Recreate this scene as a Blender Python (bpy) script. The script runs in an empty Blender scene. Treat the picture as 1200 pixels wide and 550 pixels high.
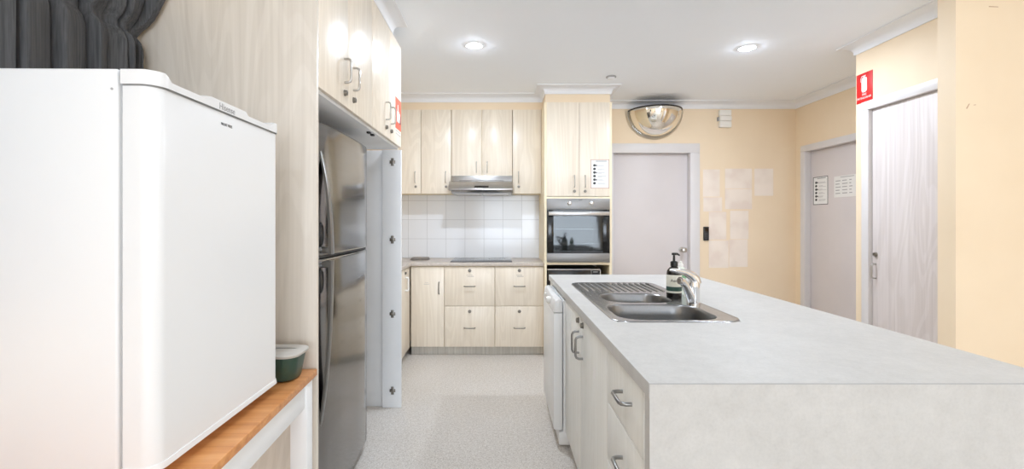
import bpy, bmesh, math, random
from mathutils import Matrix, Vector
PI = math.pi
random.seed(7)
scene = bpy.context.scene
C = scene.collection

# ------------------------------------------------------------------ camera
F = 540.0                                  # focal length in pixels of the 1200 wide frame
cam_d = bpy.data.cameras.new('camera'); cam = bpy.data.objects.new('camera', cam_d); C.objects.link(cam)
cam.location = (0, 0, 1.30); cam.rotation_euler = (PI/2, 0, 0)
cam_d.sensor_fit = 'HORIZONTAL'; cam_d.sensor_width = 36.0; cam_d.lens = 36.0*F/1200.0
cam_d.shift_x = 15/1200.0; cam_d.shift_y = -16/1200.0
cam_d.clip_start = 0.02; cam_d.clip_end = 60
scene.camera = cam

# ------------------------------------------------------------------ light, exposure
CEIL = 2.585
scene.view_settings.view_transform = 'Standard'
scene.view_settings.look = 'None'
scene.view_settings.exposure = 0.10
scene.view_settings.gamma = 1.0
scene.view_settings.use_curve_mapping = False
world = bpy.data.worlds.new('daylight'); scene.world = world; world.use_nodes = True
bg = world.node_tree.nodes['Background']
bg.inputs[0].default_value = (0.92, 0.96, 1.0, 1); bg.inputs[1].default_value = 1.0
WIN_E, SIDE_E, LAMP_V, LAMP_N, LAMP_D, HALO = 174.0, 8.0, 20.5, 4.5, 9.0, 1.6
scene.cycles.diffuse_bounces = 8; scene.cycles.max_bounces = 14

def area(name, loc, rot, sx, sy, e, col=(1, 1, 1), shape='RECTANGLE', spread=PI):
    l = bpy.data.lights.new(name, 'AREA'); l.shape = shape; l.size = sx
    if shape == 'RECTANGLE': l.size_y = sy
    l.energy = e; l.color = col; l.spread = spread
    o = bpy.data.objects.new(name, l); C.objects.link(o); o.location = loc; o.rotation_euler = rot
    return o
# added fill lamps: one at the added rear window, one at the blank side wall
area('rear_fill_lamp', (1.2, -5.43, 1.35), (PI/2+.45, 0, 0), 3.6, 1.9, WIN_E, (0.835, 0.925, 1.05))
area('side_fill_lamp', (4.12, -0.6, 1.35), (0, PI/2, 0), 2.0, 2.4, SIDE_E, (0.835, 0.925, 1.05))

# ------------------------------------------------------------------ mesh helper
ORG = {}
def org(o): return ORG.get(o.name, Vector((0, 0, 0))) if o else Vector((0, 0, 0))

def face_front(y): return Matrix(((1, 0, 0, 0), (0, 0, -1, y), (0, 1, 0, 0), (0, 0, 0, 1)))     # u=X v=Z w=-Y
def face_right(x): return Matrix(((0, 0, 1, x), (1, 0, 0, 0), (0, 1, 0, 0), (0, 0, 0, 1)))      # looks to +X, u=Y
def face_left(x): return Matrix(((0, 0, -1, x), (-1, 0, 0, 0), (0, 1, 0, 0), (0, 0, 0, 1)))     # looks to -X, u=-Y

class MB:
    def __init__(s, M=None):
        s.bm = bmesh.new(); s.M = M
    def _merge(s, t, mat):
        for f in t.faces: f.material_index = mat
        me = bpy.data.meshes.new('tmp'); t.to_mesh(me); t.free()
        s.bm.from_mesh(me); bpy.data.meshes.remove(me)
        return s
    def box(s, a, b, bev=0.0, seg=2, mat=0):
        t = bmesh.new()
        lo = [min(a[i], b[i]) for i in range(3)]; hi = [max(a[i], b[i]) for i in range(3)]
        bmesh.ops.create_cube(t, size=1)
        for v in t.verts:
            v.co = [lo[i] + (v.co[i]+0.5)*(hi[i]-lo[i]) for i in range(3)]
        if bev > 0:
            bmesh.ops.bevel(t, geom=list(t.edges), offset=min(bev, 0.49*min(hi[i]-lo[i] for i in range(3))), segments=seg, profile=0.5, affect='EDGES')
        return s._merge(t, mat)
    def prism(s, poly, axis, a, b, mat=0, bev=0.0):
        """poly: 2-D outline in the two other axes (cyclic order), extruded along axis from a to b"""
        t = bmesh.new()
        def P(p, h):
            if axis == 0: return (h, p[0], p[1])
            if axis == 1: return (p[0], h, p[1])
            return (p[0], p[1], h)
        A = [t.verts.new(P(p, a)) for p in poly]; B = [t.verts.new(P(p, b)) for p in poly]
        n = len(poly)
        for i in range(n): t.faces.new((A[i], A[(i+1) % n], B[(i+1) % n], B[i]))
        t.faces.new(A); t.faces.new(B)
        bmesh.ops.recalc_face_normals(t, faces=t.faces)
        if bev > 0:
            bmesh.ops.bevel(t, geom=list(t.edges), offset=bev, segments=2, profile=0.5, affect='EDGES')
        return s._merge(t, mat)
    def rings(s, rings, mat=0, cap0=True, cap1=True, closed=True):
        t = bmesh.new(); R = []
        for r in rings: R.append([t.verts.new(p) for p in r])
        n = len(rings[0])
        for i in range(len(R)-1):
            for k in range(n if closed else n-1):
                try: t.faces.new((R[i][k], R[i][(k+1) % n], R[i+1][(k+1) % n], R[i+1][k]))
                except ValueError: pass
        if cap0: t.faces.new(R[0])
        if cap1: t.faces.new(R[-1])
        bmesh.ops.recalc_face_normals(t, faces=t.faces)
        return s._merge(t, mat)
    def lathe(s, prof, c, axis=2, n=32, mat=0, cap0=True, cap1=True):
        rs = []
        for r, h in prof:
            ring = []
            for k in range(n):
                a = 2*PI*k/n; x, y = r*math.cos(a), r*math.sin(a)
                p = {0: (h, x, y), 1: (x, h, y), 2: (x, y, h)}[axis]
                ring.append((c[0]+p[0], c[1]+p[1], c[2]+p[2]))
            rs.append(ring)
        return s.rings(rs, mat, cap0, cap1)
    def tube(s, pts, r, n=10, mat=0, flat=1.0):
        pts = [Vector(p) for p in pts]; rs = []
        rad = r if isinstance(r, (list, tuple)) else [r]*len(pts)
        t0 = (pts[1]-pts[0]).normalized()
        up = Vector((0, 0, 1)) if abs(t0.z) < 0.9 else Vector((0, 1, 0))
        nrm = (up - t0*up.dot(t0)).normalized()
        for i, p in enumerate(pts):
            if i == 0: tg = pts[1]-pts[0]
            elif i == len(pts)-1: tg = pts[-1]-pts[-2]
            else: tg = (pts[i+1]-p).normalized() + (p-pts[i-1]).normalized()
            tg.normalize()
            nrm = (nrm - tg*nrm.dot(tg)).normalized(); bn = tg.cross(nrm)
            rs.append([p + nrm*(rad[i]*flat*math.cos(2*PI*k/n)) + bn*(rad[i]*math.sin(2*PI*k/n)) for k in range(n)])
        return s.rings(rs, mat)
    def build(s, name, mats, parent=None, smooth=True, angle=40):
        if s.M is not None: s.bm.transform(s.M)
        o0 = org(parent)
        if o0.length > 0: bmesh.ops.translate(s.bm, verts=s.bm.verts, vec=-o0)
        me = bpy.data.meshes.new(name); s.bm.to_mesh(me); s.bm.free()
        for m in (mats if isinstance(mats, (list, tuple)) else [mats]): me.materials.append(m)
        if smooth:
            for p in me.polygons: p.use_smooth = True
            me.set_sharp_from_angle(angle=math.radians(angle))
        o = bpy.data.objects.new(name, me); C.objects.link(o)
        if parent: o.parent = parent
        ORG[o.name] = o0
        return o

def tag(o, label, cat, group=None):
    o['label'] = label; o['category'] = cat
    if group: o['group'] = group
    return o
def thing(name, label, cat, loc, group=None):
    o = bpy.data.objects.new(name, None); C.objects.link(o); o.location = loc
    o.empty_display_size = 0.1
    ORG[o.name] = Vector(loc)
    return tag(o, label, cat, group)
def structure(o): o['kind'] = 'structure'; return o

def arc(c, r, a0, a1, n):
    return [(c[0]+r*math.cos(a0+(a1-a0)*i/n), c[1]+r*math.sin(a0+(a1-a0)*i/n)) for i in range(n+1)]
def rrect(x0, y0, x1, y1, r, n=6):
    return (arc((x1-r, y1-r), r, 0, PI/2, n) + arc((x0+r, y1-r), r, PI/2, PI, n)
            + arc((x0+r, y0+r), r, PI, 1.5*PI, n) + arc((x1-r, y0+r), r, 1.5*PI, 2*PI, n))

def text_mesh(body, size, M, mat, name, parent, extrude=0.0004, cyl=None, squash=1.0):
    cu = bpy.data.curves.new('tmp_text', 'FONT'); cu.body = body; cu.size = size; cu.extrude = extrude
    cu.align_x = 'CENTER'; cu.align_y = 'CENTER'; cu.resolution_u = 3
    to = bpy.data.objects.new('tmp_text', cu); C.objects.link(to)
    dg = bpy.context.evaluated_depsgraph_get()
    me = bpy.data.meshes.new_from_object(to.evaluated_get(dg))
    bpy.data.objects.remove(to); bpy.data.curves.remove(cu)
    b = MB(M); b.bm.from_mesh(me); bpy.data.meshes.remove(me)
    for v in b.bm.verts:
        v.co.x *= squash
        if cyl:
            a = v.co.x/cyl; rr = cyl+v.co.z
            v.co = (rr*math.sin(a), v.co.y, rr*math.cos(a)-cyl)
    for f in b.bm.faces: f.material_index = 0
    return b.build(name, mat, parent, smooth=False)

# ------------------------------------------------------------------ materials
def lin(c):
    c = c/255.0
    return c/12.92 if c <= 0.04045 else ((c+0.055)/1.055)**2.4
def rgb(r, g, b): return (lin(r), lin(g), lin(b), 1)

class NT:
    def __init__(s, name):
        m = bpy.data.materials.new(name); m.use_nodes = True
        s.m = m; s.t = m.node_tree; s.p = s.t.nodes['Principled BSDF']
    def n(s, typ, **kw):
        nd = s.t.nodes.new(typ)
        for k, v in kw.items(): setattr(nd, k, v)
        return nd
    def l(s, a, b): s.t.links.new(a, b)
    def coords(s, scale, rnd=True):
        tc = s.n('ShaderNodeTexCoord'); src = tc.outputs['Object']
        if rnd:
            oi = s.n('ShaderNodeObjectInfo')
            mu = s.n('ShaderNodeMath', operation='MULTIPLY'); mu.inputs[1].default_value = 17.0
            s.l(oi.outputs['Random'], mu.inputs[0])
            ad = s.n('ShaderNodeVectorMath', operation='ADD')
            s.l(src, ad.inputs[0]); s.l(mu.outputs[0], ad.inputs[1]); src = ad.outputs[0]
        mp = s.n('ShaderNodeMapping'); mp.inputs['Scale'].default_value = scale
        s.l(src, mp.inputs['Vector']); return mp.outputs[0]
    def noise(s, vec, scale, detail=4, rough=0.55, dist=0.0):
        nd = s.n('ShaderNodeTexNoise'); nd.inputs['Scale'].default_value = scale
        nd.inputs['Detail'].default_value = detail; nd.inputs['Roughness'].default_value = rough
        nd.inputs['Distortion'].default_value = dist
        s.l(vec, nd.inputs['Vector']); return nd.outputs['Fac']
    def ramp(s, fac, stops):
        r = s.n('ShaderNodeValToRGB'); e = r.color_ramp.elements
        e[0].position, e[0].color = stops[0]; e[1].position, e[1].color = stops[-1]
        for p, c in stops[1:-1]:
            x = e.new(p); x.color = c
        s.l(fac, r.inputs[0]); return r.outputs[0]
    def mix(s, a, b, fac, mode='MIX'):
        mx = s.n('ShaderNodeMix', data_type='RGBA', blend_type=mode)
        for i, v in ((0, fac), (6, a), (7, b)):
            if hasattr(v, 'links'): s.l(v, mx.inputs[i])
            else: mx.inputs[i].default_value = v
        return mx.outputs[2]
    def base(s, c):
        if hasattr(c, 'links'): s.l(c, s.p.inputs['Base Color'])
        else: s.p.inputs['Base Color'].default_value = c
        return s
    def set(s, **kw):
        for k, v in kw.items(): s.p.inputs[k.replace('_', ' ')].default_value = v
        return s
    def bump(s, h, strength, dist=0.002):
        b = s.n('ShaderNodeBump'); b.inputs['Strength'].default_value = strength; b.inputs['Distance'].default_value = dist
        s.l(h, b.inputs['Height']); s.l(b.outputs[0], s.p.inputs['Normal']); return s

def plain(name, c, rough=0.5, metal=0.0, var=0.03, vs=6.0, **kw):
    t = NT(name); v = t.coords((1, 1, 1)); f = t.noise(v, vs, 3)
    dk = tuple(x*(1-var) for x in c[:3])+(1,); lt = tuple(min(1, x*(1+var)) for x in c[:3])+(1,)
    t.base(t.ramp(f, [(0.3, dk), (0.7, lt)])); t.set(Roughness=rough, Metallic=metal, **kw)
    return t.m

def wood_laminate(name, light, mid, dark, rough=0.32, gs=1.0, grain=0.28):
    t = NT(name)
    v = t.coords((46*gs, 46*gs, 1.1)); f1 = t.noise(v, 1.0, 5, 0.6, 0.4)
    v2 = t.coords((3.2*gs, 3.2*gs, 0.42)); f2 = t.noise(v2, 1.0, 2, 0.45, 0.6)
    wv = t.n('ShaderNodeMath', operation='SINE'); mu = t.n('ShaderNodeMath', operation='MULTIPLY'); mu.inputs[1].default_value = 105
    t.l(f2, mu.inputs[0]); t.l(mu.outputs[0], wv.inputs[0])
    c1 = t.ramp(f1, [(0.28, dark), (0.5, mid), (0.72, light)])
    r2 = t.ramp(wv.outputs[0], [(0.0, (0.84, 0.82, 0.79, 1)), (0.55, (1, 1, 1, 1))])
    col = t.mix(c1, r2, grain, 'MULTIPLY')
    t.base(col); t.set(Roughness=rough); return t.m

CREAM = wood_laminate('cream_woodgrain_laminate', rgb(240, 230, 213), rgb(236, 225, 208), rgb(230, 218, 200), 0.30)
PANEL = wood_laminate('beige_woodgrain_panel', rgb(231, 222, 210), rgb(226, 217, 204), rgb(218, 208, 195), 0.40)
ISLW = wood_laminate('grey_white_woodgrain', rgb(243, 243, 239), rgb(239, 239, 234), rgb(232, 232, 226), 0.38, 1.0, .16)
DOORW = wood_laminate('whitewashed_woodgrain_door', rgb(226, 219, 217), rgb(220, 212, 210), rgb(209, 201, 199), 0.5, 1.0, .35)
EDGE = plain('cream_board_edge', rgb(240, 226, 196), 0.5)
WALL = NT('cream_wall_paint')
_v = WALL.coords((1, 1, 1), False); _f = WALL.noise(_v, 1.7, 4)
WALL.base(WALL.ramp(_f, [(0.35, rgb(236, 216, 187)), (0.65, rgb(240, 221, 193))])); WALL.set(Roughness=0.6)
WALL.bump(WALL.noise(_v, 220, 2), 0.05); WALL = WALL.m
CEILM = plain('white_ceiling_paint', rgb(243, 248, 254), 0.8, var=0.008, vs=1.2)
CORN = plain('white_cornice_paint', rgb(236, 238, 241), 0.6, var=0.01)
TRIM = plain('pale_grey_gloss_paint', rgb(219, 216, 216), 0.4, var=0.015)
LEAF = plain('grey_door_paint', rgb(216, 210, 210), 0.45, var=0.02, vs=3)
WHITE = plain('white_enamel', rgb(233, 234, 234), 0.28, var=0.008, vs=2)
WHITEP = plain('white_furniture_paint', rgb(240, 241, 241), 0.4, var=0.012)
PLASTIC = plain('white_plastic', rgb(238, 236, 230), 0.4, var=0.015)
GASKET = plain('grey_rubber_gasket', rgb(172, 172, 172), 0.7)
BLACK = plain('black_plastic', rgb(22, 22, 23), 0.35, var=0.1)
DARK = plain('dark_shadow_gap', rgb(48, 46, 44), 0.8)
CHROME = plain('chrome', (0.78, 0.78, 0.79, 1), 0.10, 1.0, 0.02)
GREYM = plain('satin_grey_metal', (0.33, 0.33, 0.325, 1), 0.28, 1.0, 0.04)
NICKEL = plain('brushed_nickel', (0.52, 0.50, 0.47, 1), 0.30, 1.0, 0.05)
LOCKM = plain('dull_metal_lock', (0.26, 0.24, 0.21, 1), 0.4, 0.9, 0.1, 40)
STRIP = plain('cool_white_laminate', rgb(236, 238, 240), 0.4, var=0.015)
LINER = plain('grey_white_liner_board', rgb(226, 227, 228), 0.5, var=0.02)
KICK = wood_laminate('grey_kick_board', rgb(214, 212, 206), rgb(203, 200, 193), rgb(186, 183, 176), 0.4, 1.4)

def steel(name, c, rough, st=(1, 1, 90)):
    t = NT(name); v = t.coords(st); f = t.noise(v, 3, 3)
    t.base(t.ramp(f, [(0.3, tuple(x*0.93 for x in c)+(1,)), (0.7, c+(1,))]))
    r = t.n('ShaderNodeMapRange'); r.inputs['To Min'].default_value = rough*0.85; r.inputs['To Max'].default_value = rough*1.15
    t.l(f, r.inputs['Value']); t.l(r.outputs[0], t.p.inputs['Roughness']); t.set(Metallic=1.0); return t.m
BSTEEL = steel('bowl_steel', (0.27, 0.27, 0.27), 0.30, (40, 1, 40))
FSTEEL = steel('brushed_fridge_steel', (0.27, 0.262, 0.255), 0.13, (1, 1, 60))
FDARK = steel('dark_fridge_side', (0.20, 0.20, 0.20), 0.4)
HSTEEL = steel('brushed_appliance_steel', (0.50, 0.495, 0.49), 0.26, (90, 1, 1))
SSTEEL = steel('sink_steel', (0.40, 0.40, 0.40), 0.24, (40, 1, 40))
OSTEEL = steel('oven_steel', (0.30, 0.298, 0.295), 0.42, (1, 1, 90))

# speckled vinyl floor
t = NT('speckled_vinyl_floor'); v = t.coords((1, 1, 1), False)
a = t.noise(v, 120, 2, 0.7); b = t.noise(v, 46, 3, 0.65); c = t.noise(v, 1.3, 3)
col = t.ramp(a, [(0.34, rgb(160, 150, 140)), (0.5, rgb(212, 206, 199)), (0.64, rgb(238, 234, 229))])
col2 = t.ramp(b, [(0.36, rgb(188, 180, 171)), (0.6, rgb(216, 211, 205))])
col = t.mix(col, col2, 0.45)
col = t.mix(col, t.ramp(c, [(0.35, (0.93, 0.92, 0.90, 1)), (0.65, (1, 1, 1, 1))]), 0.8, 'MULTIPLY')
t.base(col); t.set(Roughness=0.42); FLOOR = t.m
# mottled grey stone laminate of the island
t = NT('mottled_grey_laminate'); v = t.coords((1, 1, 1), False)
a = t.noise(v, 26, 6, 0.65); b = t.noise(v, 5, 4, 0.6); c = t.noise(v, 130, 2, 0.6)
col = t.ramp(a, [(0.32, rgb(186, 184, 180)), (0.66, rgb(203, 201, 197))])
col = t.mix(col, t.ramp(b, [(0.3, rgb(186, 184, 180)), (0.7, rgb(204, 202, 198))]), 0.5)
col = t.mix(col, t.ramp(c, [(0.3, rgb(172, 172, 170)), (0.6, rgb(199, 199, 197))]), 0.18)
t.base(col); t.set(Roughness=0.55); STONE = t.m
# taupe laminate of the rear bench
t = NT('taupe_bench_laminate'); v = t.coords((1, 1, 1), False)
a = t.noise(v, 45, 5, 0.65)
t.base(t.ramp(a, [(0.3, rgb(184, 174, 164)), (0.7, rgb(204, 194, 184))])); t.set(Roughness=0.35); TAUPE = t.m
# white gloss tiles
t = NT('white_gloss_tiles'); tc = t.n('ShaderNodeTexCoord'); sp = t.n('ShaderNodeSeparateXYZ'); t.l(tc.outputs['Object'], sp.inputs[0])
ax = t.n('ShaderNodeMath', operation='ADD'); ax.inputs[1].default_value = 0.369+4*0.204
az = t.n('ShaderNodeMath', operation='ADD'); az.inputs[1].default_value = -0.9
t.l(sp.outputs[0], ax.inputs[0]); t.l(sp.outputs[2], az.inputs[0])
cb = t.n('ShaderNodeCombineXYZ'); t.l(ax.outputs[0], cb.inputs[0]); t.l(az.outputs[0], cb.inputs[1])
br = t.n('ShaderNodeTexBrick', offset=0.0, squash=1.0); t.l(cb.outputs[0], br.inputs['Vector'])
br.inputs['Color1'].default_value = rgb(229, 231, 234); br.inputs['Color2'].default_value = rgb(233, 235, 238)
br.inputs['Mortar'].default_value = rgb(194, 196, 198); br.inputs['Scale'].default_value = 1.0
br.inputs['Mortar Size'].default_value = 0.002; br.inputs['Brick Width'].default_value = 0.204; br.inputs['Row Height'].default_value = 0.206
br.inputs['Mortar Smooth'].default_value = 0.1
t.base(br.outputs['Color']); t.set(Roughness=0.12)
inv = t.n('ShaderNodeMath', operation='SUBTRACT'); inv.inputs[0].default_value = 1.0; t.l(br.outputs['Fac'], inv.inputs[1])
t.bump(inv.outputs[0], 0.5, 0.001); TILE = t.m
# warm timber bench top, boards running across
t = NT('oiled_orange_timber'); v = t.coords((2.2, 38, 38)); a = t.noise(v, 1.0, 5, 0.6, 0.5)
tc = t.n('ShaderNodeTexCoord'); sp = t.n('ShaderNodeSeparateXYZ'); t.l(tc.outputs['Object'], sp.inputs[0])
mu = t.n('ShaderNodeMath', operation='MULTIPLY'); mu.inputs[1].default_value = 1/0.085; t.l(sp.outputs[1], mu.inputs[0])
fl = t.n('ShaderNodeMath', operation='FLOOR'); t.l(mu.outputs[0], fl.inputs[0])
wn = t.n('ShaderNodeTexWhiteNoise', noise_dimensions='1D'); t.l(fl.outputs[0], wn.inputs['W'])
c1 = t.ramp(a, [(0.3, rgb(196, 128, 70)), (0.5, rgb(216, 150, 90)), (0.7, rgb(229, 167, 108))])
c2 = t.ramp(wn.outputs['Value'], [(0.0, (0.82, 0.78, 0.74, 1)), (1.0, (1.0, 1.0, 1.0, 1))])
t.base(t.mix(c1, c2, 0.8, 'MULTIPLY')); t.set(Roughness=0.4); TIMBER = t.m
# charcoal woven curtain
t = NT('charcoal_curtain_cloth'); v = t.coords((160, 160, 6), False); a = t.noise(v, 1.0, 4, 0.6)
t.base(t.ramp(a, [(0.3, rgb(54, 54, 55)), (0.7, rgb(88, 88, 89))])); t.set(Roughness=0.75)
CLOTH = t.m
# mirror of the dome, clear flange
MIRROR = plain('dome_mirror', (0.90, 0.87, 0.80, 1), 0.03, 1.0, 0.01)
def glass(name, tint, fac, rough=0.03):
    t = NT(name); nt = t.t
    tr = t.n('ShaderNodeBsdfTransparent'); tr.inputs[0].default_value = tint
    gl = t.n('ShaderNodeBsdfGlossy'); gl.inputs['Roughness'].default_value = rough; gl.inputs[0].default_value = (0.9, 0.92, 0.92, 1)
    fr = t.n('ShaderNodeFresnel'); fr.inputs[0].default_value = 1.5
    ad = t.n('ShaderNodeMath', operation='ADD', use_clamp=True); ad.inputs[1].default_value = fac; t.l(fr.outputs[0], ad.inputs[0])
    mx = t.n('ShaderNodeMixShader'); t.l(ad.outputs[0], mx.inputs[0]); t.l(tr.outputs[0], mx.inputs[1]); t.l(gl.outputs[0], mx.inputs[2])
    t.l(mx.outputs[0], nt.nodes['Material Output'].inputs[0]); return t.m
CLEARP = glass('clear_acrylic', (0.94, 0.94, 0.92, 1), 0.10, 0.08)
OVENG = glass('tinted_oven_glass', (0.5, 0.52, 0.52, 1), 0.0, 0.05)
WINDG = glass('window_glass', (0.97, 0.98, 0.98, 1), 0.02, 0.02)
BLKGLASS = plain('black_glass', rgb(14, 14, 15), 0.14, var=0.05)
HOBG = plain('grey_black_ceramic_glass', rgb(60, 60, 62), 0.10, var=0.05)
RED = plain('red_sign', rgb(205, 28, 28), 0.4, var=0.02)
REDP = plain('faded_red_sticker', rgb(210, 88, 66), 0.4, var=0.03)
SIGNW = plain('white_print', rgb(244, 242, 240), 0.5, var=0.01)
PAPER = plain('white_paper', rgb(236, 236, 234), 0.6, var=0.015)
INK = plain('dark_ink', rgb(62, 62, 64), 0.6, var=0.05)
GINK = plain('grey_ink', rgb(165, 165, 166), 0.6, var=0.05)
BORDER = plain('red_brown_border', rgb(196, 160, 140), 0.6)
GREEN = plain('dark_green_plastic', rgb(52, 74, 62), 0.3, var=0.06)
LIDM = plain('frosted_grey_lid', rgb(192, 188, 180), 0.35, var=0.03, vs=14)
AMBER = plain('dark_amber_bottle', rgb(26, 22, 20), 0.12, var=0.1)
LABELM = plain('cream_bottle_label', rgb(228, 226, 212), 0.5)
LGREEN = plain('green_label_band', rgb(40, 72, 62), 0.5)
DETERG = plain('pale_green_detergent_bottle', rgb(222, 230, 220), 0.2, var=0.03)
DGREEN = plain('soft_green_label', rgb(118, 172, 124), 0.4)
CAVITY = plain('grey_oven_enamel', rgb(92, 94, 95), 0.35)
SCUFF = plain('scuff_mark', rgb(196, 166, 136), 0.7)
t = NT('downlight_lens'); t.base((1, 1, 1, 1)); t.p.inputs['Emission Color'].default_value = (1.0, 0.97, 0.92, 1); t.p.inputs['Emission Strength'].default_value = 14.0; LENS = t.m
def smudged(name, seed):
    t = NT(name); v = t.coords((1, 1, 1)); f = t.noise(v, 6, 2, 0.4)
    t.base(t.ramp(f, [(0.36, rgb(232, 217, 205)), (0.5, rgb(238, 226, 214)), (0.64, rgb(241, 229, 217))])); t.set(Roughness=0.7); return t.m
BLUR = smudged('faded_smudged_paper', 1)

# ------------------------------------------------------------------ the setting
Y_BACK, X_LEFT, X_RIGHT, X_CLOS, Y_END = 4.98, -1.36, 3.205, 2.61, 3.37
structure(MB().box((X_LEFT-.1, -5.6, -.1), (4.3, Y_BACK+.15, 0)).build('floor', FLOOR))
structure(MB().box((X_LEFT-.1, -5.6, CEIL), (4.3, Y_BACK+.15, CEIL+.1)).build('ceiling', CEILM))
structure(MB().box((X_LEFT-.1, -5.6, 0), (X_LEFT, Y_BACK+.12, CEIL)).build('wall_left', WALL))
# back wall with the opening of door 1
D1 = (1.237, 2.057, 2.03)
b = MB(); b.box((X_LEFT, Y_BACK, 0), (D1[0]-.012, Y_BACK+.12, CEIL)); b.box((D1[1]+.012, Y_BACK, 0), (X_RIGHT+.1, Y_BACK+.12, CEIL))
b.box((D1[0]-.012, Y_BACK, D1[2]+.012), (D1[1]+.012, Y_BACK+.12, CEIL)); structure(b.build('wall_back', WALL, smooth=False))
# right wall with the opening of door 2
D2 = (3.99, 4.81, 2.02)
b = MB(); b.box((X_RIGHT, D2[1]+.012, 0), (X_RIGHT+.1, Y_BACK, CEIL)); b.box((X_RIGHT, Y_END-.1, 0), (X_RIGHT+.1, D2[0]-.012, CEIL))
b.box((X_RIGHT, D2[0]-.012, D2[2]+.012), (X_RIGHT+.1, D2[1]+.012, CEIL)); structure(b.build('wall_right', WALL, smooth=False))
# cupboard wall with the opening of door 3
D3 = (2.53, 3.235, 2.08)
b = MB(); b.box((X_CLOS, D3[1]+.01, 0), (X_CLOS+.1, Y_END, CEIL)); b.box((X_CLOS, 2.5, 0), (X_CLOS+.1, D3[0]-.01, CEIL))
b.box((X_CLOS, D3[0]-.01, D3[2]+.01), (X_CLOS+.1, D3[1]+.01, CEIL)); b.box((X_CLOS+.1, Y_END-.1, 0), (X_RIGHT, Y_END, CEIL))
structure(b.build('wall_cupboard', WALL, smooth=False))
# wall stub close to the camera on the right
structure(MB().box((2.378, 2.40, 0), (4.2, 2.50, CEIL)).build('wall_near_right', WALL))
structure(MB().box((4.2, -5.6, 0), (4.3, 2.50, CEIL)).build('wall_side', WALL))
# rear wall; its unseen window is added to light the room
WX0, WX1, WZ0, WZ1 = -0.7, 3.1, 0.30, 2.40
b = MB(); b.box((X_LEFT, -5.6, 0), (WX0, -5.5, CEIL)); b.box((WX1, -5.6, 0), (4.2, -5.5, CEIL))
b.box((WX0, -5.6, 0), (WX1, -5.5, WZ0)); b.box((WX0, -5.6, WZ1), (WX1, -5.5, CEIL)); structure(b.build('wall_rear', WALL, smooth=False))
b = MB()
for x in (WX0, 0.55, 1.8, WX1-.05): b.box((x, -5.58, WZ0), (x+.05, -5.52, WZ1))
b.box((WX0, -5.58, WZ0), (WX1, -5.52, WZ0+.05)); b.box((WX0, -5.58, WZ1-.05), (WX1, -5.52, WZ1))
win = structure(b.build('added_window', TRIM, smooth=False))
MB().box((WX0+.04, -5.555, WZ0+.04), (WX1-.04, -5.549, WZ1-.04)).build('window_pane', WINDG, win)

# cornices: cove profile swept along a wall (d out of the wall, z down from the ceiling)
def cove(out=0.085, drop=0.075):
    p = [(0, 0), (out, 0), (out, -0.010)]
    for i in range(1, 8):
        a = i/8*PI/2
        p.append((out - (out-.010)*math.sin(a), -.010 - (drop-.020)*(1-math.cos(a))))
    return p + [(0.010, -drop+.008), (0.010, -drop), (0, -drop)]
def sweep(path, name, out=0.085, drop=0.075, z=CEIL):
    """path: corner points of the wall line; the cornice sticks out to the left of the walking direction"""
    prof = cove(out, drop); rs = []; n = len(path)
    P = [Vector((p[0], p[1])) for p in path]
    for i, p in enumerate(P):
        d0 = (P[i]-P[i-1]).normalized() if i > 0 else None
        d1 = (P[i+1]-P[i]).normalized() if i < n-1 else None
        n0 = Vector((-d0.y, d0.x)) if d0 else None; n1 = Vector((-d1.y, d1.x)) if d1 else None
        if n0 is None: m = n1
        elif n1 is None: m = n0
        else:
            m = (n0+n1); m = m/(m.dot(n0))
        rs.append([(p.x+m.x*d, p.y+m.y*d, z+h) for d, h in prof])
    b = MB(); b.rings(rs, 0, True, True, True)
    return structure(b.build(name, CORN, angle=50))
TW0, TW1, Y_TOW = 0.430, 1.072, 4.38         # oven tower
sweep([(2.80, Y_END), (X_RIGHT, Y_END), (X_RIGHT, Y_BACK), (TW1-.012, Y_BACK), (TW1-.012, Y_TOW+.02), (TW0+.012, Y_TOW+.02), (TW0+.012, 4.705), (X_LEFT, 4.705)], 'trim_1')
sweep([(X_CLOS, 2.50), (X_CLOS, Y_END), (2.80, Y_END)], 'trim_2')
sweep([(X_LEFT, 2.95), (-.690, 2.95), (-.690, 1.70)], 'trim_3', 0.085, 0.085)
# boxed-in bulkheads under the ceiling
structure(MB().box((X_LEFT, 4.705, 2.432), (TW0+.012, Y_BACK, CEIL)).build('trim_4', WALL, smooth=False))
structure(MB().box((TW0+.012, Y_TOW+.02, 2.432), (TW1-.012, Y_BACK, CEIL)).build('trim_5', WALL, smooth=False))
structure(MB().box((X_LEFT, 1.745, 2.50), (-.690, 2.95, CEIL)).build('trim_6', CORN, smooth=False))
# tiled splashback behind the bench
structure(MB().box((X_LEFT, Y_BACK-.008, .90), (TW0, Y_BACK, 1.60)).build('wall_splashback', TILE, smooth=False))
# skirtings
structure(MB().box((2.175, Y_BACK-.014, 0), (X_RIGHT, Y_BACK, .09), .004).build('baseboard_back', TRIM))
structure(MB().box((X_CLOS-.014, 3.31, 0), (X_CLOS, Y_END, .09), .004).build('baseboard_cupboard', TRIM))
structure(MB().box((2.364, 2.386, 0), (4.2, 2.40, .09), .004).build('baseboard_near_right', TRIM))

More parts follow.
